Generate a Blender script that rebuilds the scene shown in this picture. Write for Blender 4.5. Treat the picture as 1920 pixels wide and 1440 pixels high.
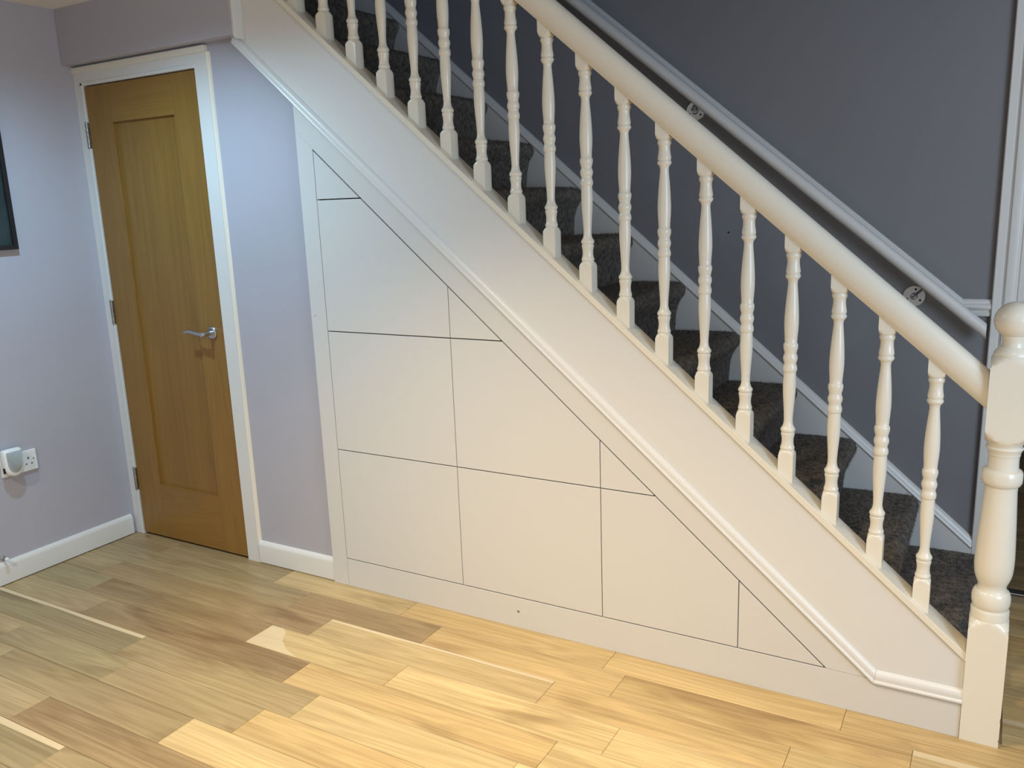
import bpy, bmesh, math, random
from mathutils import Vector, Matrix, Euler

random.seed(7)
for o in list(bpy.data.objects):
    bpy.data.objects.remove(o, do_unlink=True)
SC = bpy.context.scene
COL = SC.collection

# ------------------------------------------------------------------ camera, world, lights, exposure
cam_d = bpy.data.cameras.new('camera')
cam = bpy.data.objects.new('camera', cam_d)
COL.objects.link(cam)
R = ((0.86683, 0.49725, -0.03686), (0.07477, -0.20274, -0.97637), (-0.49298, 0.84360, -0.21292))
m4 = Matrix(((R[0][0], -R[1][0], -R[2][0], 2.1291), (R[0][1], -R[1][1], -R[2][1], -2.3155),
             (R[0][2], -R[1][2], -R[2][2], 1.4557), (0, 0, 0, 1)))
cam.matrix_world = m4
cam_d.sensor_fit = 'HORIZONTAL'
cam_d.sensor_width = 36.0
cam_d.lens = 1578.6 / 1920 * 36.0
cam_d.clip_start = 0.05
SC.camera = cam

W = bpy.data.worlds.new('room_air')
SC.world = W
W.use_nodes = True
W.node_tree.nodes['Background'].inputs[0].default_value = (0.95, 0.98, 1.0, 1)
W.node_tree.nodes['Background'].inputs[1].default_value = 0.37

def spot(name, loc, col, power, angle, blend, radius=0.035, aim=(0, 0, -1)):
    l = bpy.data.lights.new(name, 'SPOT')
    l.color = col
    l.energy = power
    l.spot_size = math.radians(angle)
    l.spot_blend = blend
    l.shadow_soft_size = radius
    o = bpy.data.objects.new(name, l)
    o.location = loc
    o.rotation_euler = Vector(aim).to_track_quat('-Z', 'Y').to_euler()
    COL.objects.link(o)
    return o

def area(name, loc, aim, sx, sy, col, power):
    l = bpy.data.lights.new(name, 'AREA')
    l.shape = 'RECTANGLE'
    l.size = sx
    l.size_y = sy
    l.color = col
    l.energy = power
    o = bpy.data.objects.new(name, l)
    o.location = loc
    o.rotation_euler = Vector(aim).to_track_quat('-Z', 'Y').to_euler()
    COL.objects.link(o)
    return o

COOL = (0.44, 0.75, 1.0)
WARM = (1.0, 0.765, 0.455)
spot('cool_ceiling_spot', (-0.45, -0.80, 2.27), COOL, 61, 160, 0.7)
spot('warm_ceiling_spot', (0.92, -1.08, 2.27), WARM, 148, 107, 1.0)
spot('warm_ceiling_spot', (2.25, -1.35, 2.27), (1.0, 0.73, 0.41), 68, 112, 1.0)
spot('neutral_fill_spot', (-0.10, -2.40, 2.27), (1.0, 0.92, 0.79), 88, 145, 0.7)  # unseen lamp added as fill for the upper-left cupboard fronts
area('window_daylight', (3.7, -1.2, 1.45), (-1, 0.85, -0.15), 1.0, 1.2, (0.60, 0.78, 1.0), 27)
area('landing_daylight', (-1.4, 0.45, 4.2), (0.45, 0.1, -1), 0.8, 0.6, (0.11, 0.29, 1.0), 1.5)

SC.view_settings.view_transform = 'Standard'
SC.view_settings.look = 'None'
SC.view_settings.gamma = 1.0
SC.view_settings.use_curve_mapping = False
SC.view_settings.exposure = 0.33

# ------------------------------------------------------------------ materials
def s2l(c):
    return tuple(((v / 255) / 12.92 if v / 255 <= 0.04045 else ((v / 255 + 0.055) / 1.055) ** 2.4) for v in c)

def mat(name, col, rough=0.5, metal=0.0, bump=0.0, bscale=200, var=0.0, spec=0.5, vscale=3.0):
    m = bpy.data.materials.new(name)
    m.use_nodes = True
    nt = m.node_tree
    b = nt.nodes['Principled BSDF']
    b.inputs['Base Color'].default_value = (*col, 1)
    b.inputs['Roughness'].default_value = rough
    b.inputs['Metallic'].default_value = metal
    b.inputs['Specular IOR Level'].default_value = spec
    tc = nt.nodes.new('ShaderNodeTexCoord')
    if var:
        n = nt.nodes.new('ShaderNodeTexNoise')
        n.inputs['Scale'].default_value = vscale
        n.inputs['Detail'].default_value = 4
        nt.links.new(tc.outputs['Object'], n.inputs['Vector'])
        r = nt.nodes.new('ShaderNodeValToRGB')
        r.color_ramp.elements[0].position = 0.3
        r.color_ramp.elements[1].position = 0.7
        r.color_ramp.elements[0].color = (*[c * (1 - var) for c in col], 1)
        r.color_ramp.elements[1].color = (*[min(1, c * (1 + var)) for c in col], 1)
        nt.links.new(n.outputs['Fac'], r.inputs['Fac'])
        nt.links.new(r.outputs['Color'], b.inputs['Base Color'])
    if bump:
        n2 = nt.nodes.new('ShaderNodeTexNoise')
        n2.inputs['Scale'].default_value = bscale
        n2.inputs['Detail'].default_value = 3
        nt.links.new(tc.outputs['Object'], n2.inputs['Vector'])
        bp = nt.nodes.new('ShaderNodeBump')
        bp.inputs['Strength'].default_value = bump
        bp.inputs['Distance'].default_value = 0.002
        nt.links.new(n2.outputs['Fac'], bp.inputs['Height'])
        nt.links.new(bp.outputs['Normal'], b.inputs['Normal'])
    return m

def wood(name, base, dark, axis='X', rough=0.38, gscale=1.0, contrast=1.0, use_obj_color=False, knots=False, figure=0.20):
    """Procedural timber: long fibre noise, contour-line figure and optional knots."""
    m = bpy.data.materials.new(name)
    m.use_nodes = True
    nt = m.node_tree
    N = nt.nodes.new
    L = nt.links.new
    b = nt.nodes['Principled BSDF']
    b.inputs['Roughness'].default_value = rough
    tc = N('ShaderNodeTexCoord')
    oi = N('ShaderNodeObjectInfo')
    off = N('ShaderNodeVectorMath'); off.operation = 'MULTIPLY_ADD'
    comb = N('ShaderNodeCombineXYZ')
    for k in range(3):
        L(oi.outputs['Random'], comb.inputs[k])
    L(comb.outputs[0], off.inputs[0])
    off.inputs[1].default_value = (37.0, 53.0, 19.0)
    L(tc.outputs['Object'], off.inputs[2])
    mp = N('ShaderNodeMapping')
    s = {'X': (0.62, 9.5, 9.5), 'Z': (9.5, 9.5, 0.62)}[axis]
    mp.inputs['Scale'].default_value = tuple(v * gscale for v in s)
    L(off.outputs[0], mp.inputs['Vector'])
    # figure: contour lines of a slow noise
    n1 = N('ShaderNodeTexNoise'); n1.inputs['Scale'].default_value = 1.3
    n1.inputs['Detail'].default_value = 2.0; n1.inputs['Distortion'].default_value = 0.25
    L(mp.outputs[0], n1.inputs['Vector'])
    mu = N('ShaderNodeMath'); mu.operation = 'MULTIPLY'; mu.inputs[1].default_value = 20.0
    L(n1.outputs['Fac'], mu.inputs[0])
    fr = N('ShaderNodeMath'); fr.operation = 'PINGPONG'; fr.inputs[1].default_value = 1.0
    L(mu.outputs[0], fr.inputs[0])
    # fibres
    mp2 = N('ShaderNodeMapping')
    mp2.inputs['Scale'].default_value = tuple(v * gscale for v in {'X': (2.4, 150.0, 150.0), 'Z': (150.0, 150.0, 2.4)}[axis])
    L(off.outputs[0], mp2.inputs['Vector'])
    n2 = N('ShaderNodeTexNoise'); n2.inputs['Scale'].default_value = 1.0; n2.inputs['Detail'].default_value = 3.0
    L(mp2.outputs[0], n2.inputs['Vector'])
    # broad bands
    n3 = N('ShaderNodeTexNoise'); n3.inputs['Scale'].default_value = 0.8; n3.inputs['Detail'].default_value = 2.0
    L(mp.outputs[0], n3.inputs['Vector'])
    a1 = N('ShaderNodeMath'); a1.operation = 'MULTIPLY'; a1.inputs[1].default_value = figure
    L(fr.outputs[0], a1.inputs[0])
    a2 = N('ShaderNodeMath'); a2.operation = 'MULTIPLY_ADD'; a2.inputs[1].default_value = 0.45
    L(n2.outputs['Fac'], a2.inputs[0]); L(a1.outputs[0], a2.inputs[2])
    a3 = N('ShaderNodeMath'); a3.operation = 'MULTIPLY_ADD'; a3.inputs[1].default_value = 0.75
    L(n3.outputs['Fac'], a3.inputs[0]); L(a2.outputs[0], a3.inputs[2])
    rp = N('ShaderNodeValToRGB')
    mid = 0.74
    rp.color_ramp.elements[0].position = mid - 0.30 / contrast
    rp.color_ramp.elements[1].position = mid + 0.30 / contrast
    rp.color_ramp.elements[0].color = (*dark, 1)
    rp.color_ramp.elements[1].color = (*base, 1)
    L(a3.outputs[0], rp.inputs['Fac'])
    out = rp.outputs['Color']
    if knots:
        mp3 = N('ShaderNodeMapping'); mp3.inputs['Scale'].default_value = (1.9, 5.0, 1.0)
        L(off.outputs[0], mp3.inputs['Vector'])
        vo = N('ShaderNodeTexVoronoi'); vo.inputs['Scale'].default_value = 1.0
        L(mp3.outputs[0], vo.inputs['Vector'])
        mp4 = N('ShaderNodeMapping'); mp4.inputs['Scale'].default_value = (1.6, 8.0, 1.0)
        L(off.outputs[0], mp4.inputs['Vector'])
        n4 = N('ShaderNodeTexNoise'); n4.inputs['Scale'].default_value = 1.0; n4.inputs['Detail'].default_value = 3.0; n4.inputs['Distortion'].default_value = 0.8
        L(mp4.outputs[0], n4.inputs['Vector'])
        sr = N('ShaderNodeValToRGB')
        sr.color_ramp.elements[0].position = 0.56; sr.color_ramp.elements[1].position = 0.74
        sr.color_ramp.elements[0].color = (1, 1, 1, 1); sr.color_ramp.elements[1].color = (0.66, 0.60, 0.55, 1)
        L(n4.outputs['Fac'], sr.inputs['Fac'])
        ms = N('ShaderNodeMix'); ms.data_type = 'RGBA'; ms.blend_type = 'MULTIPLY'; ms.inputs[0].default_value = 1.0
        L(out, ms.inputs[6]); L(sr.outputs['Color'], ms.inputs[7])
        out = ms.outputs[2]
        kr = N('ShaderNodeValToRGB')
        kr.color_ramp.elements[0].position = 0.012
        kr.color_ramp.elements[1].position = 0.055
        kr.color_ramp.elements[0].color = (0.35, 0.28, 0.22, 1)
        kr.color_ramp.elements[1].color = (1, 1, 1, 1)
        L(vo.outputs['Distance'], kr.inputs['Fac'])
        mk = N('ShaderNodeMix'); mk.data_type = 'RGBA'; mk.blend_type = 'MULTIPLY'; mk.inputs[0].default_value = 0.7
        L(out, mk.inputs[6]); L(kr.outputs['Color'], mk.inputs[7])
        out = mk.outputs[2]
    if use_obj_color:
        mx = N('ShaderNodeMix'); mx.data_type = 'RGBA'; mx.blend_type = 'MULTIPLY'; mx.inputs[0].default_value = 1.0
        L(out, mx.inputs[6]); L(oi.outputs['Color'], mx.inputs[7])
        out = mx.outputs[2]
    L(out, b.inputs['Base Color'])
    bp = N('ShaderNodeBump'); bp.inputs['Strength'].default_value = 0.08; bp.inputs['Distance'].default_value = 0.001
    L(n2.outputs['Fac'], bp.inputs['Height'])
    L(bp.outputs['Normal'], b.inputs['Normal'])
    return m

M = {}
M['lilac'] = mat('lilac_grey_wall_paint', (0.435, 0.425, 0.475), 0.75, bump=0.10, bscale=260, var=0.015)
M['stairwall'] = mat('lilac_paint_dimmed', (0.205, 0.203, 0.216), 0.75, bump=0.10, bscale=260, var=0.015)  # same lilac paint, darkened to stand for the dim stairwell light
M['ceiling'] = mat('ceiling_paint', (0.78, 0.75, 0.70), 0.85, bump=0.08, bscale=200)
M['white'] = mat('white_satin_paint', (0.70, 0.69, 0.665), 0.32, bump=0.04, bscale=120)
M['cream'] = mat('cream_gloss_paint', (0.78, 0.73, 0.62), 0.22, bump=0.05, bscale=90)
M['cupboard'] = mat('cupboard_satin_paint', (0.65, 0.64, 0.615), 0.42, bump=0.05, bscale=300)
M['dark'] = mat('dark_interior', (0.012, 0.011, 0.011), 0.9)
M['darkroom'] = mat('unlit_room_darkened', (0.05, 0.045, 0.04), 0.9)  # near-black colour stands in for the lack of light in there
M['carpet'] = mat('charcoal_carpet', (0.17, 0.150, 0.130), 0.95, bump=0.9, bscale=420, var=0.45, spec=0.1, vscale=60)
M['steel'] = mat('brushed_steel', (0.55, 0.56, 0.58), 0.30, metal=1.0)
M['hinge'] = mat('worn_steel', (0.36, 0.34, 0.31), 0.38, metal=1.0, var=0.35, vscale=120)
M['plastic'] = mat('white_plastic', (0.80, 0.81, 0.80), 0.30)
M['greyplastic'] = mat('grey_plastic', (0.37, 0.42, 0.44), 0.35)
M['black'] = mat('black_gloss', (0.012, 0.012, 0.013), 0.25)
M['print'] = mat('dark_teal_print', (0.022, 0.040, 0.042), 0.25, var=0.25, vscale=9)
M['paper'] = mat('white_mount_card', (0.75, 0.76, 0.75), 0.6)
M['aluminium'] = mat('aluminium_strip', (0.60, 0.60, 0.60), 0.35, metal=1.0)
M['plank'] = wood('oak_plank', (0.67, 0.515, 0.268), (0.38, 0.272, 0.125), 'X', 0.40, 1.0, 0.95, True, True, 0.22)
M['sap'] = wood('pale_sapwood', (0.70, 0.57, 0.36), (0.58, 0.46, 0.28), 'X', 0.40, 1.0, 0.8, False, False)
M['oakv'] = wood('oak_door_upright', (0.285, 0.150, 0.030), (0.20, 0.098, 0.018), 'Z', 0.42, 0.8, 0.8)
M['oakh'] = wood('oak_door_crosswise', (0.285, 0.150, 0.030), (0.20, 0.098, 0.018), 'X', 0.42, 0.8, 0.8)
M['subfloor'] = mat('subfloor_oak', (0.36, 0.26, 0.15), 0.6)

# ------------------------------------------------------------------ mesh helpers
def obj(name, verts, faces, m, parent=None, smooth=False, bevel=0.0, loc=(0, 0, 0), mats=None, fm=None, auto=None):
    me = bpy.data.meshes.new(name)
    me.from_pydata([tuple(v) for v in verts], [], faces)
    for mm in (mats or [m]):
        me.materials.append(mm)
    if fm:
        for p, k in zip(me.polygons, fm):
            p.material_index = k
    bm = bmesh.new(); bm.from_mesh(me)
    bmesh.ops.recalc_face_normals(bm, faces=bm.faces)
    if bevel:
        es = [e for e in bm.edges if len(e.link_faces) == 2 and e.calc_face_angle(0) > 0.5]
        bmesh.ops.bevel(bm, geom=es, offset=bevel, segments=2, profile=0.5, affect='EDGES', clamp_overlap=True)
    if smooth or auto:
        lim = auto or 0.6
        for f in bm.faces: f.smooth = True
        for e in bm.edges:
            e.smooth = not (len(e.link_faces) == 2 and e.calc_face_angle(0) > lim)
    bm.to_mesh(me); bm.free()
    o = bpy.data.objects.new(name, me)
    o.location = loc
    COL.objects.link(o)
    if parent: o.parent = parent
    return o

def empty(name, loc=(0, 0, 0)):
    o = bpy.data.objects.new(name, None)
    o.empty_display_size = 0.1
    o.location = loc
    COL.objects.link(o)
    return o

def rel(o, parent):
    """parent o while its mesh coordinates stay world coordinates"""
    o.parent = parent
    o.location = o.location - parent.location
    return o

def tag(o, label, cat, group=None):
    o['label'] = label; o['category'] = cat
    if group: o['group'] = group
    return o

def struct(o, label=None):
    o['kind'] = 'structure'
    if label: o['label'] = label
    return o

def boxv(x0, x1, y0, y1, z0, z1):
    v = [(x0, y0, z0), (x1, y0, z0), (x1, y1, z0), (x0, y1, z0), (x0, y0, z1), (x1, y0, z1), (x1, y1, z1), (x0, y1, z1)]
    f = [(0, 3, 2, 1), (4, 5, 6, 7), (0, 1, 5, 4), (1, 2, 6, 5), (2, 3, 7, 6), (3, 0, 4, 7)]
    return v, f

def box(name, x0, x1, y0, y1, z0, z1, m, parent=None, bevel=0.0):
    v, f = boxv(x0, x1, y0, y1, z0, z1)
    o = obj(name, v, f, m, None, bevel=bevel)
    if parent: rel(o, parent)
    return o

def join(parts):
    V = []; F = []
    for v, f in parts:
        k = len(V); V += list(v); F += [tuple(i + k for i in q) for q in f]
    return V, F

def prism_y(poly, y0, y1):
    """polygon in (x,z) extruded along y"""
    n = len(poly)
    v = [(x, y0, z) for x, z in poly] + [(x, y1, z) for x, z in poly]
    f = [tuple(range(n)), tuple(range(2 * n - 1, n - 1, -1))]
    f += [(i, (i + 1) % n, n + (i + 1) % n, n + i) for i in range(n)]
    return v, f

def sweep(profile, a, b):
    """profile is a list of (y, z) offsets, swept from a to b with plumb-cut ends"""
    n = len(profile)
    v = [(a[0], a[1] + p, a[2] + q) for p, q in profile] + [(b[0], b[1] + p, b[2] + q) for p, q in profile]
    f = [tuple(range(n)), tuple(range(2 * n - 1, n - 1, -1))]
    f += [(i, (i + 1) % n, n + (i + 1) % n, n + i) for i in range(n)]
    return v, f

def sweep_pts(rings):
    n = len(rings[0]); V = []; F = []
    for r in rings: V += r
    for k in range(len(rings) - 1):
        for i in range(n):
            j = (i + 1) % n
            F.append((k * n + i, k * n + j, (k + 1) * n + j, (k + 1) * n + i))
    F.append(tuple(range(n - 1, -1, -1))); F.append(tuple(range((len(rings) - 1) * n, len(rings) * n)))
    return V, F

def tube(pts, r, n=12, ry=None):
    rings = []
    pts = [Vector(p) for p in pts]
    for k, p in enumerate(pts):
        t = (pts[min(k + 1, len(pts) - 1)] - pts[max(k - 1, 0)]).normalized()
        u = t.cross(Vector((0, 0, 1)))
        if u.length < 1e-3: u = t.cross(Vector((1, 0, 0)))
        u.normalize(); w = u.cross(t).normalized()
        rr = r[k] if isinstance(r, (list, tuple)) else r
        rings.append([tuple(p + u * rr * math.cos(2 * math.pi * i / n) + w * (ry or rr) * math.sin(2 * math.pi * i / n)) for i in range(n)])
    return sweep_pts(rings)

def disc(c, axis, prof, n=28):
    """lathe around axis through c; prof list of (distance along axis, radius)"""
    ax = Vector(axis).normalized(); u = ax.orthogonal().normalized(); w = ax.cross(u)
    c = Vector(c)
    rings = [[tuple(c + ax * d + (u * math.cos(2 * math.pi * i / n) + w * math.sin(2 * math.pi * i / n)) * max(r, 1e-4)) for i in range(n)] for d, r in prof]
    return sweep_pts(rings)

def turned(prof, half, n=40, bottom=None, top=None):
    """square timber turned on a lathe: section = min(square, R(z)).
    prof: list of (z, R); bottom/top: functions (x)->z for a raking cut."""
    rings = []
    for k, (z, r) in enumerate(prof):
        ring = []
        for i in range(n):
            a = 2 * math.pi * (i + 0.0) / n + math.pi / 4
            c, s = math.cos(a), math.sin(a)
            sq = half / max(abs(c), abs(s))
            rr = min(sq, r)
            x, y = rr * c, rr * s
            zz = z
            if k == 0 and bottom: zz = bottom(x)
            if k == len(prof) - 1 and top: zz = top(x)
            ring.append((x, y, zz))
        rings.append(ring)
    return sweep_pts(rings)

# ------------------------------------------------------------------ key dimensions (metres)
MS = 0.8654                 # pitch of the stair
D0 = 1.6573                 # diagonal door line at x = 0
YW = 0.02                   # plaster of the door wall
XL = -1.305                 # left wall
YF = 0.90                   # far stair wall
ZC = 2.287                  # ceiling
ZS = 2.070                  # soffit of the bulkhead
YB = -0.035                 # bulkhead face
XB = -0.300                 # bulkhead right end

# ------------------------------------------------------------------ the room shell
floor = struct(box('floor', XL - 0.1, 4.2, -4.2, 3.2, -0.06, -0.006, M['subfloor']), 'oak strip floor of wide boards in pale and brown tones')

EDGE = [0.0195 - 0.1295 * k for k in range(-8, 13)]      # long joints of the boards
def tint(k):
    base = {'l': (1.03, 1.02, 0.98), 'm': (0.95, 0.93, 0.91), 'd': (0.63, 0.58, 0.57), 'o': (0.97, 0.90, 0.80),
            'g': (0.60, 0.62, 0.63), 'b': (0.56, 0.51, 0.50), 'L': (1.12, 1.10, 1.05), 'n': (0.70, 0.69, 0.70)}[k]  # dark tones at left: browner boards, also darkened for the dimmer floor light
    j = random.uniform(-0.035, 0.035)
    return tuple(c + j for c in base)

def plank(x0, x1, y0, y1, tone, sap=None, wedge=False):
    """one board; bevelled arris, sapwood stripe of given width along its far edge, or a pale wedge at its left end"""
    g = 0.0005; h = 0.0009
    x0 += g; x1 -= g; y0 += g; y1 -= g
    z = random.uniform(-0.0002, 0.0002)
    e = 0.0012
    V = [(x0, y0, -0.008), (x1, y0, -0.008), (x1, y1, -0.008), (x0, y1, -0.008),
         (x0, y0, z - h), (x1, y0, z - h), (x1, y1, z - h), (x0, y1, z - h),
         (x0 + e, y0 + e, z), (x1 - e, y0 + e, z), (x1 - e, y1 - e, z), (x0 + e, y1 - e, z)]
    F = [(0, 1, 5, 4), (1, 2, 6, 5), (2, 3, 7, 6), (3, 0, 4, 7), (4, 5, 9, 8), (5, 6, 10, 9), (6, 7, 11, 10), (7, 4, 8, 11)]
    fm = [0] * 8
    if sap:
        n = 8; a = []
        for i in range(n + 1):
            t = i / n
            xx = (x1 - e) * (1 - t) + (x0 + e) * t
            a.append(len(V)); V.append((xx, y1 - e - sap * (1 + 0.12 * math.sin(9 * t + y0 * 50)), z))
        F.append((8, 9, *a)); fm.append(0)
        F.append((11, *reversed(a), 10)); fm.append(1)
    elif wedge:
        a = []
        for (fx, fy) in [(0.055, 1.0), (0.083, 0.85), (0.100, 0.62), (0.118, 0.45), (0.165, 0.20), (0.235, 0.0)]:
            a.append(len(V)); V.append((x0 + e + fx, y0 + e + (y1 - y0 - 2 * e) * fy, z))
        F.append((8, a[-1], *reversed(a[:-1]), 11)); fm.append(1)
        F.append((a[-1], 9, 10, *a[:-1])); fm.append(0)
    else:
        F.append((8, 9, 10, 11)); fm.append(0)
    cx, cy = (x0 + x1) / 2, (y0 + y1) / 2
    V = [(p[0] - cx, p[1] - cy, p[2]) for p in V]
    o = obj('plank', V, F, None, None, loc=(cx, cy, 0), mats=[M['plank'], M['sap']], fm=fm)
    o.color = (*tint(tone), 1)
    rel(o, floor)
    return o

XLB = XL + 0.004
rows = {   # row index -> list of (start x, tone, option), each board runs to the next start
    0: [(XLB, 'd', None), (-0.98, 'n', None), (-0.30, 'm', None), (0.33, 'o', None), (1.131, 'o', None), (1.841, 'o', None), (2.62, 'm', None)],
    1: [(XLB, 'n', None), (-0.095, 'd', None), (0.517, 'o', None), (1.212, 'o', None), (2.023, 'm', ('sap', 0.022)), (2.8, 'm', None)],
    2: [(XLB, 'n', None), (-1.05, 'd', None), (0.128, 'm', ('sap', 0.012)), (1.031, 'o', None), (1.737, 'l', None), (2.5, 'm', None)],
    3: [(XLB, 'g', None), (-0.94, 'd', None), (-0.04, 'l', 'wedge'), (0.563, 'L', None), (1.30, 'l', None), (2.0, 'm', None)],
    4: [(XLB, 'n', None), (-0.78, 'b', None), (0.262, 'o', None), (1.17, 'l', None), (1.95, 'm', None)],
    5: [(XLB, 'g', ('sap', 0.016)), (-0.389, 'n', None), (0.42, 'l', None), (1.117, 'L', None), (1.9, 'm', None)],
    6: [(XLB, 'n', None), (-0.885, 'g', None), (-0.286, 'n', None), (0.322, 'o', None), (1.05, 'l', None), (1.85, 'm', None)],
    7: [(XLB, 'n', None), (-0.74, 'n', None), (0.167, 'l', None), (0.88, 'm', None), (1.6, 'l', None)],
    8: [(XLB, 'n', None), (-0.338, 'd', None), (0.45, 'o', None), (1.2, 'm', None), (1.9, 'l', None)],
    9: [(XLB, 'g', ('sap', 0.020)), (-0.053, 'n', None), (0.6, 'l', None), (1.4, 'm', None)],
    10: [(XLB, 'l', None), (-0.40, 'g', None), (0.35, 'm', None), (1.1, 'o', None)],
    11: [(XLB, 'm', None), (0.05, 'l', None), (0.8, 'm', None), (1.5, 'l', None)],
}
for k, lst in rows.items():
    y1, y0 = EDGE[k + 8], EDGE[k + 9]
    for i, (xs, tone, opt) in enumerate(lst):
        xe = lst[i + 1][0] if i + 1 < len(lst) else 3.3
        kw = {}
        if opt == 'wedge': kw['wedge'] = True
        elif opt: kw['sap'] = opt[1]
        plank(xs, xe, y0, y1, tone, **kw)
for k in range(-7, 0):                                   # boards in the hall beside the newel
    y1, y0 = EDGE[k + 8], EDGE[k + 9]
    js = [2.225, 2.60 + 0.13 * ((k * 5) % 4), 3.3]
    for a, b in zip(js, js[1:]):
        plank(a, b, y0, y1, random.choice('mdo'), **({'sap': 0.02} if k == -1 else {}))

wl = box('wall_left', XL - 0.1, XL, -4.2, YW + 0.6, 0, ZC + 0.2, M['lilac'])
struct(wl, 'lilac-grey painted wall with the picture and the socket')
# door wall, with an opening for the door
DX0, DX1, DZ1 = -1.2475, -0.5635, 1.987
wb = join([boxv(XL, DX0 - 0.01, YW, YW + 0.1, 0, ZC), boxv(DX1 + 0.01, XB, YW, YW + 0.1, 0, ZC), prism_y([(XB, 0.0), (0.05, 0.0), (0.05, D0 + 0.125 - MS * 0.05), (XB, D0 + 0.125 - MS * XB)], YW, YW + 0.035), boxv(DX0 - 0.01, DX1 + 0.01, YW, YW + 0.1, DZ1 + 0.01, ZC)])
struct(obj('wall_back', *wb, M['lilac']), 'lilac-grey wall between the oak door and the white cupboard')
bk = box('wall_upper', XL, XB, YB, YW, ZS, ZC + 0.02, M['lilac'], bevel=0.004)
struct(bk, 'lilac-grey bulkhead boxed in above the oak door')
# ceiling with the stairwell left open, shaft walls above it
cl = join([boxv(XL - 0.1, 4.2, -4.2, -0.02, ZC, ZC + 0.1), boxv(2.05, 4.2, -0.02, 3.2, ZC, ZC + 0.1)])
struct(obj('ceiling', *cl, M['ceiling']), 'off-white ceiling, just its corner in view')
OX0, OX1 = 2.205, 3.05
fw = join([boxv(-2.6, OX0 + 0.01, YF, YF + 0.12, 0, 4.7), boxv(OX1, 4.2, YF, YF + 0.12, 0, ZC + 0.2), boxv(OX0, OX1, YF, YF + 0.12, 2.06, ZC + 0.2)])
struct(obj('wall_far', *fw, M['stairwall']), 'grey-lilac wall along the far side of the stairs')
wm = obj('wall_nick', *disc((1.2247, YF + 0.0004, 1.3068), (0, -1, 0), [(0, 0.0048), (0.0008, 0.0038)], 7), M['dark']); wm.parent = bpy.data.objects['wall_far']
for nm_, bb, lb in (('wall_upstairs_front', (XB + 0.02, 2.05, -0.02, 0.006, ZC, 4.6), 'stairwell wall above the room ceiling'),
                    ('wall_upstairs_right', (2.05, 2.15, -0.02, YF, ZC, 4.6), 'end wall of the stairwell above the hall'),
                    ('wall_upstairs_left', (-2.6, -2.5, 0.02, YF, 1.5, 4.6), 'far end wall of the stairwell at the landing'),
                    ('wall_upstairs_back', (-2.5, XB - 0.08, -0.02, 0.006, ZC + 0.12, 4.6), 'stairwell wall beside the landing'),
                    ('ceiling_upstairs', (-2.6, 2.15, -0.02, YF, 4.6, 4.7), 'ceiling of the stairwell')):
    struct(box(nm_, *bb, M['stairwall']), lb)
# dark room beyond the hall doorway
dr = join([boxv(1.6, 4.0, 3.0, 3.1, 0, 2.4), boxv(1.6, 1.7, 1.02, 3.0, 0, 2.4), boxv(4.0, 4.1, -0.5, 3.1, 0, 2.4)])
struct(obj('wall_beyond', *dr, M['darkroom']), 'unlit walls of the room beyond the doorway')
for k in range(9):
    y0 = 1.035 + 0.1295 * k
    plank(2.0, 3.3, y0, y0 + 0.1295, 'b')
struct(box('trim_1', OX0 - 0.05, OX1 + 0.05, 0.99, 1.033, 0.0, 0.006, M['aluminium'], bevel=0.002), 'thin metal threshold strip in the doorway right of the newel')

# skirting boards: square board with a bright rounded top edge
def skirt_prof(t, h):
    return [(0, 0.004), (t, 0.004), (t, h * 0.80), (t * 0.92, h * 0.86), (t * 0.70, h * 0.93), (t * 0.40, h * 0.98), (t * 0.12, h), (0, h)]
pr = skirt_prof(0.016, 0.095)
n = len(pr)
v = [(XL + p, -4.1, q) for p, q in pr] + [(XL + p, -0.012, q) for p, q in pr]
f = [tuple(range(n)), tuple(range(2 * n - 1, n - 1, -1))] + [(i, (i + 1) % n, n + (i + 1) % n, n + i) for i in range(n)]
struct(obj('baseboard_left', v, f, M['white'], auto=0.7), 'white skirting board along the left wall')
prb = [(-p, q) for p, q in skirt_prof(0.016, 0.097)]
v, f = sweep(prb, (-0.490, YW, 0), (-0.074, YW, 0))
struct(obj('baseboard_back', v, f, M['white'], auto=0.7), 'short white skirting board between door and cupboard')

# ------------------------------------------------------------------ door frame and door
FY = 0.008
fr = join([boxv(XL + 0.001, DX0, FY, YW + 0.09, 0, 2.0386),
           boxv(DX1, -0.496, FY, YW + 0.09, 0, 2.0386),
           boxv(DX0, DX1, FY, YW + 0.09, DZ1, 2.0386)])
tf = struct(obj('trim_2', *fr, M['white']), 'white painted frame around the oak door')
hd = box('header_strip', XL + 0.001, -0.496, FY - 0.006, YW + 0.002, 2.0386, 2.062, M['cream'], tf, bevel=0.001)
bd = [(-0.4958, FY + 0.001), (-0.488, FY + 0.006), (-0.484, YW + 0.0005), (-0.4958, YW + 0.0005)]
nb = len(bd)
bv_ = [(x, y, 0.0) for x, y in bd] + [(x, y, 2.0386) for x, y in bd]
bf_ = [tuple(range(nb)), tuple(range(2 * nb - 1, nb - 1, -1))] + [(i, (i + 1) % nb, nb + (i + 1) % nb, nb + i) for i in range(nb)]
rel(obj('edge_bead', bv_, bf_, M['cream']), tf)
for (a, b, c, d) in [(DX0, DX0 + 0.010, 0, DZ1), (DX1 - 0.010, DX1, 0, DZ1), (DX0, DX1, DZ1 - 0.010, DZ1)]:
    box('door_stop_bead', a, b, YW + 0.06, YW + 0.088, c, d, M['white'], tf)
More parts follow.
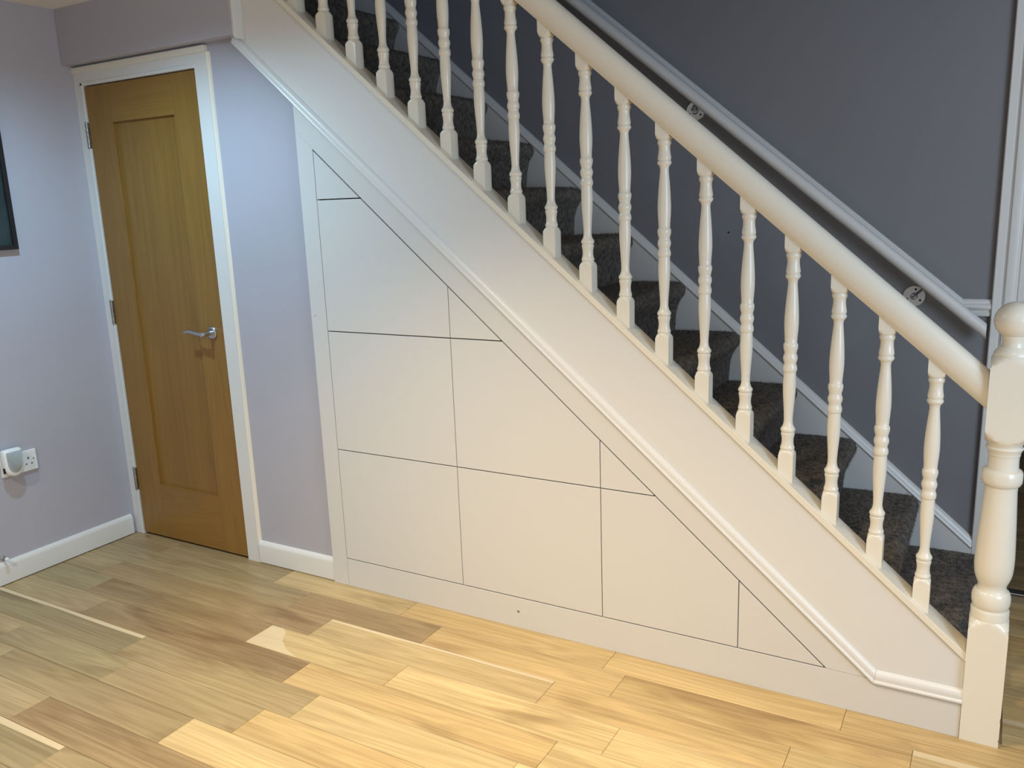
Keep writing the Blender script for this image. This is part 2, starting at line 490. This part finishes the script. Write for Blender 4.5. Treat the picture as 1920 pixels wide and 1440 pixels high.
# thin recessed shadow-gap moulding along the frame's inner face (the stepped rebate)
box('rebate_strip', DX0 - 0.012, DX0 + 0.001, FY - 0.004, FY + 0.002, 0, DZ1 + 0.012, M['white'], tf, bevel=0.0015)
box('rebate_strip', DX0 - 0.012, DX1, FY - 0.004, FY + 0.002, DZ1 + 0.001, DZ1 + 0.013, M['white'], tf, bevel=0.0015)

LX0, LX1, LZ0, LZ1 = -1.2450, -0.5665, 0.009, 1.983
LY = 0.012
door = empty('door_1', (LX0, LY, 0)); struct(door, 'oak shaker door with one recessed panel and a steel lever')
PX0, PX1, PZ0, PZ1 = -1.092, -0.712, 0.260, 1.831
box('stile', LX0, PX0, LY, LY + 0.038, LZ0, LZ1, M['oakv'], door, bevel=0.0012)
box('stile', PX1, LX1, LY, LY + 0.038, LZ0, LZ1, M['oakv'], door, bevel=0.0012)
box('rail', PX0, PX1, LY, LY + 0.038, PZ1, LZ1, M['oakh'], door, bevel=0.0012)
box('rail', PX0, PX1, LY, LY + 0.038, LZ0, PZ0, M['oakh'], door, bevel=0.0012)
box('panel', PX0 - 0.008, PX1 + 0.008, LY + 0.013, LY + 0.026, PZ0 - 0.008, PZ1 + 0.008, M['oakv'], door)
for zc in (1.788, 1.038, 0.269):
    hx = DX0 - 0.0045
    kn = []
    for k in range(5):
        z0 = zc - 0.052 + k * 0.0208
        kn.append(disc((hx, LY - 0.007, z0), (0, 0, 1), [(0, 0.0062), (0.0008, 0.0068), (0.0196, 0.0068), (0.0204, 0.0062)], 14))
    kn.append(disc((hx, LY - 0.007, zc - 0.0545), (0, 0, 1), [(0, 0.003), (0.001, 0.0055), (0.110, 0.0055), (0.111, 0.003)], 12))
    o = obj('hinge', *join(kn), M['hinge'], auto=0.6); rel(o, door)
    lf = box('hinge_leaf', hx + 0.001, hx + 0.006, LY - 0.006, LY + 0.004, zc - 0.052, zc + 0.052, M['hinge'])
    lf.parent = o
HXc, HZ = -0.631, 0.975
hr = obj('rosette', *disc((HXc, LY, HZ), (0, -1, 0), [(0, 0.0255), (0.006, 0.0255), (0.0085, 0.0235), (0.009, 0.012)], 36), M['steel'], auto=0.5)
handle = empty('handle', (HXc - LX0, 0, HZ)); handle.parent = door
hr.parent = handle; hr.location = (-HXc, -LY, -HZ)
lev = [disc((HXc, LY - 0.008, HZ), (0, -1, 0), [(0, 0.0095), (0.040, 0.0095), (0.050, 0.0100), (0.053, 0.0085)], 20)]
pts = [(HXc + 0.006, LY - 0.050, HZ), (HXc - 0.025, LY - 0.051, HZ + 0.000), (HXc - 0.05, LY - 0.051, HZ + 0.004), (HXc - 0.073, LY - 0.050, HZ + 0.007), (HXc - 0.095, LY - 0.048, HZ + 0.006), (HXc - 0.113, LY - 0.046, HZ + 0.002)]
lev.append(tube(pts, [0.0095, 0.0088, 0.0082, 0.0080, 0.0078, 0.0070], 16))
lv = obj('lever', *join(lev), M['steel'], auto=0.7); lv.parent = handle; lv.location = (-HXc, -LY, -HZ)
box('latch_plate', LX1 - 0.001, LX1 + 0.0025, LY + 0.0, LY + 0.022, HZ - 0.012, HZ + 0.014, M['steel'], door)

# ------------------------------------------------------------------ under-stairs cupboard
XA, XC, XD, XE = -0.0744, 0.5422, 1.0849, 1.5270
Z1, Z2, Z3, Z4 = 1.4830, 1.0111, 0.5579, 0.1151
cup = empty('understairs_cupboard', (1.0, 0, 0))
tag(cup, 'white built-in cupboard of flush panels filling the space under the stairs', 'cupboard')
g = 0.0017
def xdiag(z, off=0.0): return (D0 + off - z) / MS
def zdiag(x, off=0.0): return D0 + off - MS * x
def front(poly):
    v, f = prism_y(poly, 0.0, 0.018)
    o = obj('door_front', v, f, M['cupboard'], bevel=0.0009)
    return rel(o, cup)
def quad_or_clip(xa, xb, za, zb):
    """rectangle clipped under the diagonal, with the door gap taken off"""
    xa += g * 0.8; xb -= g * 0.8; za += g; zb -= g * 1.25
    og = -0.0058
    pts = [(xa, za), (xb, za), (xb, zb), (xa, zb)]
    out = []
    s = lambda p: (D0 + og - MS * p[0]) - p[1]
    for i in range(4):
        p, q = pts[i], pts[(i + 1) % 4]
        sp, sq = s(p), s(q)
        if sp >= 0: out.append(p)
        if (sp >= 0) != (sq >= 0):
            t = sp / (sp - sq)
            out.append((p[0] + (q[0] - p[0]) * t, p[1] + (q[1] - p[1]) * t))
    return out
cols = [0.0, XC, XD, XE, 2.5]
rws = [Z4, Z3, Z2, Z1, 2.5]
for ci in range(4):
    for ri in range(4):
        p = quad_or_clip(cols[ci], cols[ci + 1], rws[ri], rws[ri + 1])
        if len(p) >= 3: front(p)
# carcass behind the joints
cz = [(-0.05, 0.02), (2.08, 0.02), (2.08, 0.02 + 0.09), (xdiag(0.11, 0.09), 0.11), (-0.05, zdiag(-0.05, 0.09))]
o = obj('carcass', *prism_y(cz, 0.020, 0.045), M['dark']); rel(o, cup)
# left upright, sloping rail and plinth
UT = D0 + 0.098
o = obj('upright', *prism_y([(XA, 0.0), (-0.0012, 0.0), (-0.0012, zdiag(-0.0012)), (XA, zdiag(XA))], 0.0, 0.030), M['cupboard'], bevel=0.0008); rel(o, cup)
xb_ = xdiag(Z4 - 0.0012)
o = obj('sloping_rail', *prism_y([(XA, zdiag(XA, 0.0006)), (xb_, Z4 - 0.0012), (xdiag(Z4 - 0.0012, 0.098), Z4 - 0.0012), (XA, zdiag(XA, 0.098))], 0.0, 0.020), M['cupboard'], bevel=0.0008); rel(o, cup)
o = obj('plinth', *prism_y([(0.0, 0.0), (2.1245, 0.0), (2.1245, 0.107), (1.915, 0.107), (1.903, Z4 - 0.0022), (0.0, Z4 - 0.0022)], 0.0, 0.019), M['cupboard'], bevel=0.0008); rel(o, cup)
o = obj('chipped_hole', *disc((0.767, 0.0005, 0.0616), (0, -1, 0), [(0, 0.0055), (0.0006, 0.0050)], 9), M['hinge']); rel(o, cup)
o = obj('screw_hole', *disc((-0.0553, 0.0005, 1.0667), (0, -1, 0), [(0, 0.0022), (0.0005, 0.0020)], 8), M['hinge']); rel(o, cup)

# ------------------------------------------------------------------ staircase
st = empty('staircase', (1.0, 0.45, 0))
tag(st, 'straight staircase with charcoal carpet between white strings', 'staircase')
YS = 0.008
SB, STP = D0 + 0.118, 2.066
poly = [(XB - 0.06, SB - MS * (XB - 0.06)), (xdiag(0.120, 0.118), 0.120), (2.1254, 0.120), (2.1254, STP - MS * 2.1254), (XB - 0.06, STP - MS * (XB - 0.06))]
o = obj('outer_string', *prism_y(poly, YS, 0.055), M['white'], bevel=0.0015); rel(o, st)
o = obj('string_end', *prism_y([(XB + 0.0005, ZS - 0.006), (XB + 0.012, ZS - 0.016), (XB + 0.012, ZC - 0.001), (XB + 0.0005, ZC - 0.001)], YB + 0.001, YS + 0.002), M['white'], bevel=0.002); rel(o, st)
# moulding along the lower edge of the string, turning along the plinth: ovolo with a crisp lip
mp_ = [(0.0, 0.0), (-0.0145, 0.000), (-0.0160, 0.003), (-0.0150, 0.0075), (-0.0125, 0.010), (-0.0120, 0.0135), (-0.0128, 0.0185), (-0.0120, 0.0245), (-0.0095, 0.030), (-0.0055, 0.0345), (0.0, 0.037), (0.004, 0.037), (0.004, 0.0)]
CL = D0 + 0.097
vx = xdiag(0.104, 0.097)
rings = []
xa_ = -0.338
def ring_at(x, z, shear):
    return [(x + shear * q, YS + p, z + q * 1.0) for p, q in mp_]
# mitre: at the corner the ring leans towards the bisector
r1 = [(xa_, YS + p, CL - MS * xa_ + q * 1.12) for p, q in mp_]
r2 = [(vx + 0.30 * q, YS + p, 0.104 + q) for p, q in mp_]
r2 = [(vx + (q * 1.12 - q) / MS, YS + p, 0.104 + q) for p, q in mp_]
o = obj('moulding', *sweep_pts([r1, r2]), M['white'], auto=0.5); rel(o, st)
r3 = [(2.1252, YS + p, 0.104 + q) for p, q in mp_]
r2b = [(a + 0.0006, b, c) for a, b, c in r2]
o = obj('moulding', *sweep_pts([r2b, r3]), M['white'], auto=0.5); rel(o, st)

# wall string with a moulded top edge
WS = 2.062
o = obj('wall_string', *prism_y([(-1.2, WS - 0.03 + MS * 1.2), (-1.2, 2.2), (1.62, 0.01), (2.112, 0.01), (2.112, WS - 0.03 - MS * 2.112)], 0.876, 0.899), M['white']); rel(o, st)
tp = [(0.0, 0.0), (-0.027, 0.0), (-0.029, 0.006), (-0.026, 0.013), (-0.019, 0.019), (-0.016, 0.027), (-0.010, 0.034), (0.0, 0.037)]
o = obj('string_cap', *sweep(tp, (-1.2, 0.899, WS - 0.037 + MS * 1.2), (2.112, 0.899, WS - 0.037 - MS * 2.112)), M['white'], auto=0.5); rel(o, st)

RISE, GO = 0.1885, 0.2178
def step_profile(k):
    x = 2.155 - GO * (k - 1); z = 0.176 + RISE * (k - 1)
    P = [(x - 0.262, z - 0.002), (x - 0.15, z + 0.001), (x - 0.050, z + 0.001)]
    for i in range(9):                       # carpet rolled over the nosing
        a = math.radians(90 - i * 118 / 8)
        P.append((x - 0.030 + 0.030 * math.cos(a), z - 0.031 + 0.032 * math.sin(a)))
    P += [(x - 0.024, z - 0.075), (x - 0.036, z - 0.115), (x - 0.042, max(z - RISE, 0.0) if k > 1 else 0.0)]
    back = [(x - 0.075, P[-1][1]), (x - 0.085, z - 0.06), (x - 0.262, z - 0.04)]
    return P, back
rnd = random.Random(3)
for k in range(1, 14):
    P, back = step_profile(k)
    prof = P + back
    ny = 26
    rings = []
    for j in range(ny + 1):
        y = 0.056 + (0.8755 - 0.056) * j / ny
        rings.append([(px + (rnd.uniform(-1, 1) * 0.0016 if 1 < i < len(P) - 1 else 0), y, pz + (rnd.uniform(-1, 1) * 0.0014 if 0 < i < len(P) - 1 else 0)) for i, (px, pz) in enumerate(prof)])
    o = obj('step', *sweep_pts(rings), M['carpet'], auto=0.9); rel(o, st)
    if k <= 11:                              # loose carpet pile
        V = []; F = []
        L = [0]
        for a, b in zip(P, P[1:]): L.append(L[-1] + math.hypot(b[0] - a[0], b[1] - a[1]))
        cnt = 15000 if k <= 6 else 7000
        for _ in range(cnt):
            s = rnd.random() * L[-1]
            i = next(i for i in range(len(P) - 1) if L[i + 1] >= s)
            t = (s - L[i]) / (L[i + 1] - L[i])
            px = P[i][0] + (P[i + 1][0] - P[i][0]) * t; pz = P[i][1] + (P[i + 1][1] - P[i][1]) * t
            dx, dz = P[i + 1][0] - P[i][0], P[i + 1][1] - P[i][1]
            l = math.hypot(dx, dz); nx, nz = -dz / l, dx / l
            if nz < -0.2 and nx < 0: nx, nz = -nx, -nz
            y = rnd.uniform(0.062, 0.872)
            h = rnd.uniform(0.003, 0.0075)
            ex, ey, ez = px + nx * h + rnd.gauss(0, 0.0025), y + rnd.gauss(0, 0.003), pz + nz * h + rnd.gauss(0, 0.0025)
            w = 0.0011; a = rnd.uniform(0, 3.14)
            wx, wy = w * math.cos(a), w * math.sin(a)
            kk = len(V)
            V += [(px - wx, y - wy, pz), (px + wx, y + wy, pz), (ex, ey, ez)]
            F.append((kk, kk + 1, kk + 2))
        me = bpy.data.meshes.new('carpet_pile'); me.from_pydata(V, [], F); me.materials.append(M['carpet'])
        c = bpy.data.objects.new('carpet_pile', me); COL.objects.link(c); c.parent = o
        c['kind'] = 'stuff'

# ------------------------------------------------------------------ balustrade
bal = empty('balustrade', (2.171, 0.0407, 0))
tag(bal, 'cream painted balustrade with turned balusters, sloping handrail and ball-topped newel', 'balustrade')
RT = 2.087
bp_ = [(0.0, -0.022), (0.0, -0.0015), (0.0015, 0.0), (0.083, 0.0), (0.085, -0.002), (0.085, -0.022)]
xl_, xr_ = -0.50, 2.1256
o = obj('base_rail', *sweep(bp_, (xl_, -0.001 + 0.002, RT - MS * xl_), (xr_, 0.001, RT - MS * xr_)), M['cream'], bevel=0.0); rel(o, bal)
ip = [(0.0, 0.0), (0.0, 0.012), (0.026, 0.012), (0.026, 0.0)]
HB, HT = 2.744, 2.840
hp = []
cy = 0.044
half_prof = [(0.020, 0.0), (0.0225, 0.003), (0.028, 0.010), (0.0335, 0.024), (0.0365, 0.042), (0.0355, 0.060), (0.030, 0.078), (0.021, 0.089), (0.010, 0.0945)]
hp = [(cy + a, b) for a, b in half_prof] + [(cy, 0.096)] + [(cy - a, b) for a, b in reversed(half_prof)]
o = obj('handrail', *sweep(hp, (-0.50, 0, HB + MS * 0.50), (2.1300, 0, HB - MS * 2.1300)), M['cream'], auto=0.5); rel(o, bal)

BH = 0.0205
def baluster_mesh():
    """local z = 0 at the lower shoulder"""
    H = 0.9787 - 0.4181
    r = lambda t, w: (t * H, w)
    px = lambda y: (1205 - y) / 1065.0 * H
    K = BH / 48.0
    prof = [(-0.2, 0.0292), (-0.010, 0.0292), (-0.006, 0.0280), (-0.001, 0.0245), (0.002, 0.0212), (0.004, 0.0190)]
    body = [(1193, 42), (1189, 45.5), (1182, 46), (1175, 44), (1171, 41), (1165, 40), (1150, 37.5), (1132, 38), (1117, 41), (1107, 44), (1101, 43.5), (1098, 40),
            (1095, 40), (1092, 44), (1086, 47), (1079, 47), (1073, 44), (1066, 37), (1052, 31), (1035, 28), (1005, 29), (960, 32.5), (910, 37), (870, 40), (835, 41), (805, 40), (775, 38.5), (769, 38),
            (767, 41), (760, 44.5), (748, 45), (738, 43), (730, 39), (724, 37.5), (716, 39), (706, 43.5), (696, 45.5), (686, 44.5), (676, 40), (669, 37.5), (662, 38.5), (652, 42), (638, 45.5), (626, 46), (618, 44), (614, 40),
            (612, 38.5), (585, 40), (545, 43.5), (515, 45), (480, 44.5), (430, 41.5), (380, 37), (335, 32), (305, 29), (292, 30), (283, 34), (277, 41), (271, 46), (264, 47), (258, 44.5), (255, 41), (252, 41), (249, 44),
            (242, 45), (232, 43.5), (215, 40), (198, 38), (183, 38), (174, 40), (169, 44), (163, 46), (156, 46), (150, 43.5), (147, 42)]
    prof += [(px(y), w * K) for y, w in body]
    prof += [(H - 0.003, 0.0195), (H - 0.001, 0.0220), (H + 0.003, 0.0250), (H + 0.008, 0.0280), (H + 0.012, 0.0292), (H + 0.2, 0.0292)]
    # trims: lower end on the base rail, upper end into the handrail
    xc0 = 1.9880 + BH
    zb = lambda x: (RT - 0.001) - MS * (xc0 + x) - 0.4181
    zt = lambda x: (HB + 0.006) - MS * (xc0 + x) - 0.4181
    return turned(prof, BH, 40, zb, zt)
bv, bf = baluster_mesh()
b0 = obj('baluster', bv, bf, M['cream'], auto=0.65)
for i in range(19):
    x = 1.9880 + BH - 0.12163 * i
    z = 0.4181 + MS * 0.12163 * i
    o = b0 if i == 0 else b0.copy()
    if i: COL.objects.link(o)
    o.parent = bal
    o.location = (x - 2.171, 0.0440 - 0.0407, z)
# newel post
NH = 0.0457
npf = [(0.0, 0.066), (0.318, 0.066), (0.324, 0.0642), (0.332, 0.0585), (0.340, 0.0515), (0.3465, 0.0457), (0.3480, 0.0447),
       (0.3700, 0.0447), (0.3725, 0.0440), (0.3735, 0.0400), (0.3770, 0.0395), (0.3800, 0.0415), (0.3860, 0.0440), (0.3950, 0.0452), (0.4050, 0.0452), (0.4150, 0.0438), (0.4215, 0.0410), (0.4245, 0.0385), (0.4255, 0.0350),
       (0.4300, 0.0330), (0.4380, 0.0330), (0.4440, 0.0345), (0.4530, 0.0385), (0.4640, 0.0420), (0.4780, 0.0445), (0.4950, 0.0455), (0.5200, 0.0455), (0.5600, 0.0440), (0.6100, 0.0415), (0.6600, 0.0388), (0.6950, 0.0370), (0.6990, 0.0372),
       (0.7050, 0.0372), (0.7090, 0.0375), (0.7125, 0.0420), (0.7200, 0.0458), (0.7280, 0.0472), (0.7360, 0.0472), (0.7440, 0.0460), (0.7500, 0.0430), (0.7530, 0.0385), (0.7540, 0.0355),
       (0.7600, 0.0352), (0.7750, 0.0345), (0.7880, 0.0350), (0.7900, 0.0365), (0.7960, 0.0365), (0.8010, 0.0385), (0.8060, 0.0415), (0.8090, 0.0425), (0.8110, 0.0410), (0.8125, 0.0385), (0.8160, 0.0390),
       (0.8200, 0.0410), (0.8270, 0.0455), (0.8330, 0.0510), (0.8410, 0.0570), (0.8500, 0.0625), (0.8560, 0.0647), (0.8600, 0.066),
       (1.0080, 0.066), (1.0140, 0.0645), (1.0220, 0.0590), (1.0300, 0.0520), (1.0370, 0.0457), (1.0390, 0.0440),
       (1.0410, 0.0420), (1.0440, 0.0425), (1.0480, 0.0420), (1.0560, 0.0370), (1.0620, 0.0320), (1.0640, 0.0300)]
o = obj('newel_post', *turned(npf, NH, 64), M['cream'], auto=0.48)
o.parent = bal; o.location = (0, 0, 0)
fp = [(1.058, 0.0290), (1.064, 0.0270), (1.070, 0.0252), (1.076, 0.0250), (1.081, 0.0260)]
for i in range(1, 19):
    a = math.radians(-62 + i * 152 / 19)
    zz = 1.1275 + 0.0455 * math.sin(a)
    rr = 0.0475 * math.cos(a)
    if abs(zz - 1.1275) < 0.0022: continue
    fp.append((zz, rr))
fp += [(1.1262, 0.0476), (1.1272, 0.0470), (1.1282, 0.0470), (1.1292, 0.0476)]
fp.sort(key=lambda q: q[0])
fp.append((1.1731, 0.002))
fb = obj('ball_finial', *disc((0, 0, 0), (0, 0, 1), fp, 48), M['cream'], auto=0.5)
fb.parent = o
for (zz, hh) in ((0.075, 0.006), (0.018, 0.003)):      # chips knocked out of the arris
    c = box('paint_chip', NH - 0.0012, NH + 0.0004, -NH - 0.0004, -NH + 0.0012, zz, zz + hh * 2, M['hinge']); c.parent = o

# ------------------------------------------------------------------ far wall: wall-mounted handrail, dado rail, architrave
wr = empty('wall_handrail', (1.5, YF, 1.4))
tag(wr, 'white round handrail on steel brackets fixed to the far stair wall', 'handrail')
RS = 0.828
zr = lambda x: 0.9765 + RS * (2.103 - x)
yr = 0.832
nR = 24
ringf = lambda x: [(x, yr + 0.0215 * math.cos(2 * math.pi * i / nR), zr(x) + 0.0262 * math.sin(2 * math.pi * i / nR)) for i in range(nR)]
o = obj('rail', *sweep_pts([ringf(-0.2), ringf(2.103)]), M['white'], auto=0.6); rel(o, wr)
for bx_, bz_ in ((1.093, 1.757), (1.876, 1.081)):
    b = obj('bracket', *disc((bx_, YF, bz_), (0, -1, 0), [(0, 0.037), (0.003, 0.037), (0.005, 0.035), (0.0045, 0.031), (0.005, 0.012), (0.012, 0.008)], 32), M['steel'], auto=0.5); rel(b, wr)
    arm = obj('bracket_arm', *tube([(bx_, YF - 0.004, bz_), (bx_, YF - 0.045, bz_ + 0.002), (bx_ + 0.012, YF - 0.060, bz_ + 0.014), (bx_ + 0.034, yr, zr(bx_ + 0.034) - 0.020)], 0.0042, 10), M['steel'], auto=0.8)
    arm.parent = b
    for a in (80, 205, 325):
        sx = bx_ + 0.024 * math.cos(math.radians(a)); sz = bz_ + 0.024 * math.sin(math.radians(a))
        s = obj('screw', *disc((sx, YF - 0.0042, sz), (0, -1, 0), [(0, 0.0042), (0.001, 0.0034)], 10), M['dark']); s.parent = b
dp = [(0, 0), (-0.010, 0.0), (-0.013, 0.006), (-0.013, 0.012), (-0.008, 0.016), (-0.010, 0.020), (-0.018, 0.025), (-0.021, 0.031), (-0.020, 0.037), (-0.014, 0.041), (-0.011, 0.046), (-0.011, 0.051), (-0.006, 0.056), (0, 0.057)]
DS = 0.832
kx = 2.022
zb0 = 1.019
da = [(-0.3, YF + p, zb0 + DS * (kx + 0.3) + q * 1.05) for p, q in dp]
db = [(kx + (q * 0.05) / DS, YF + p, zb0 + q) for p, q in dp]
dc = [(2.1105, YF + p, zb0 + q) for p, q in dp]
o = obj('trim_3', *sweep_pts([da, db, dc]), M['white'], auto=0.5); struct(o, 'white moulded dado rail rising along the far stair wall')
ap = [(0.0, 0.0), (0.0, -0.018), (0.003, -0.021), (0.024, -0.021), (0.027, -0.017), (0.030, -0.019), (0.036, -0.027), (0.050, -0.030), (0.062, -0.027), (0.066, -0.020), (0.070, -0.020), (0.073, -0.024), (0.088, -0.024), (0.094, -0.020), (0.100, -0.010), (0.100, 0.0)]
n = len(ap)
AX = 2.1115
v = [(AX + p, YF + q, 0) for p, q in ap] + [(AX + p, YF + q, 2.15) for p, q in ap]
f = [tuple(range(n)), tuple(range(2 * n - 1, n - 1, -1))] + [(i, (i + 1) % n, n + (i + 1) % n, n + i) for i in range(n)]
o = obj('trim_4', v, f, M['white'], auto=0.5); struct(o, 'white moulded architrave at the right end of the stair wall')
box('jamb', AX + 0.094, AX + 0.106, YF - 0.004, YF + 0.12, 0, 2.1, M['white'], o)

# ------------------------------------------------------------------ left wall: picture, sockets, plug-in, door stop
pic = empty('picture_frame', (XL, -0.60, 1.335))
tag(pic, 'black framed picture on the lilac wall at the left edge', 'picture')
fx = XL + 0.024
PY1, PZb, PZt, PY0 = -0.345, 1.338, 1.98, -0.95
fwid = 0.018
fr = join([boxv(XL, fx, PY1 - fwid, PY1, PZb, PZt), boxv(XL, fx, PY0, PY0 + fwid, PZb, PZt), boxv(XL, fx, PY0 + fwid, PY1 - fwid, PZb, PZb + fwid), boxv(XL, fx, PY0 + fwid, PY1 - fwid, PZt - fwid, PZt)])
rel(obj('frame', *fr, M['black']), pic)
box('print', XL, fx - 0.010, PY0 + fwid, PY1 - fwid, PZb + fwid, PZt - fwid, M['print'], pic)
box('mount', fx - 0.010, fx - 0.009, PY0 + 0.09, PY1 - 0.075, PZb + 0.062, PZt - 0.09, M['paper'], pic)
box('artwork', fx - 0.009, fx - 0.0085, PY0 + 0.094, PY1 - 0.080, PZb + 0.075, PZt - 0.094, M['print'], pic)

so = empty('wall_socket', (XL, -0.474, 0.436))
tag(so, 'white double wall socket low on the left wall', 'socket')
box('plate', XL, XL + 0.0095, -0.549, -0.401, 0.436, 0.523, M['plastic'], so, bevel=0.003)
px_ = XL + 0.0096
for (yy, zz, hy, hz) in ((-0.4370, 0.4904, 0.0026, 0.0046), (-0.4475, 0.4667, 0.0040, 0.0021), (-0.4251, 0.4660, 0.0040, 0.0021), (-0.4153, 0.4842, 0.0024, 0.0024)):
    box('socket_hole', px_ - 0.0006, px_ + 0.0003, yy - hy, yy + hy, zz - hz, zz + hz, M['dark'], so)

pl = empty('plug_in_unit', (XL + 0.01, -0.514, 0.440))
tag(pl, 'white plug-in unit with grey shield front pushed into the socket', 'plug-in')
# body: rounded shield outline, domed front
outl = []
W2 = 0.038
for a in range(0, 181, 12):
    t = math.radians(180 + a)
    outl.append((W2 * math.cos(t), 0.036 + 0.036 * math.sin(t)))
outl += [(W2 * 1.02, 0.060), (W2 * 0.98, 0.104), (W2 * 0.90, 0.112), (W2 * 0.78, 0.115), (-W2 * 0.78, 0.115), (-W2 * 0.90, 0.112), (-W2 * 0.98, 0.104), (-W2 * 1.02, 0.060)]
def shield(scale_y, cz_, d):
    return [(XL + 0.0096 + d, -0.514 + yy * scale_y, 0.440 + cz_ + (zz - cz_) * scale_y) for yy, zz in outl]
rings = [shield(0.86, 0.06, 0.0), shield(0.95, 0.06, 0.008), shield(1.0, 0.06, 0.022), shield(0.99, 0.06, 0.032), shield(0.94, 0.062, 0.039), shield(0.86, 0.064, 0.042)]
o = obj('body', *sweep_pts(rings), M['plastic'], auto=0.8); rel(o, pl)
win = []
for a in range(0, 181, 12):
    t = math.radians(180 + a)
    win.append((0.029 * math.cos(t), 0.058 + 0.040 * math.sin(t)))
win += [(0.031, 0.085), (0.030, 0.105), (-0.030, 0.105), (-0.031, 0.085)]
rings = [[(XL + 0.0096 + d, -0.514 + y * s, 0.440 + 0.065 + (z - 0.065) * s) for y, z in win] for d, s in ((0.038, 1.0), (0.0435, 0.99), (0.0450, 0.95))]
o = obj('grey_window', *sweep_pts(rings), M['greyplastic'], auto=0.8); o['label'] = 'grey window'; rel(o, pl)
box('side_slot', XL + 0.030, XL + 0.042, -0.5538, -0.5505, 0.460, 0.482, M['dark'], pl)

ds = empty('door_stop', (XL, -0.600, 0.115))
tag(ds, 'small steel door stop with a white tip above the skirting', 'door stop')
rel(obj('rod', *disc((XL, -0.600, 0.112), (1, 0, 0), [(0, 0.009), (0.004, 0.009), (0.005, 0.005), (0.030, 0.005)], 14), M['steel'], auto=0.6), ds)
rel(obj('tip', *disc((XL + 0.030, -0.600, 0.112), (1, 0, 0), [(0, 0.006), (0.001, 0.0075), (0.010, 0.0075), (0.012, 0.005)], 14), M['plastic'], auto=0.6), ds)
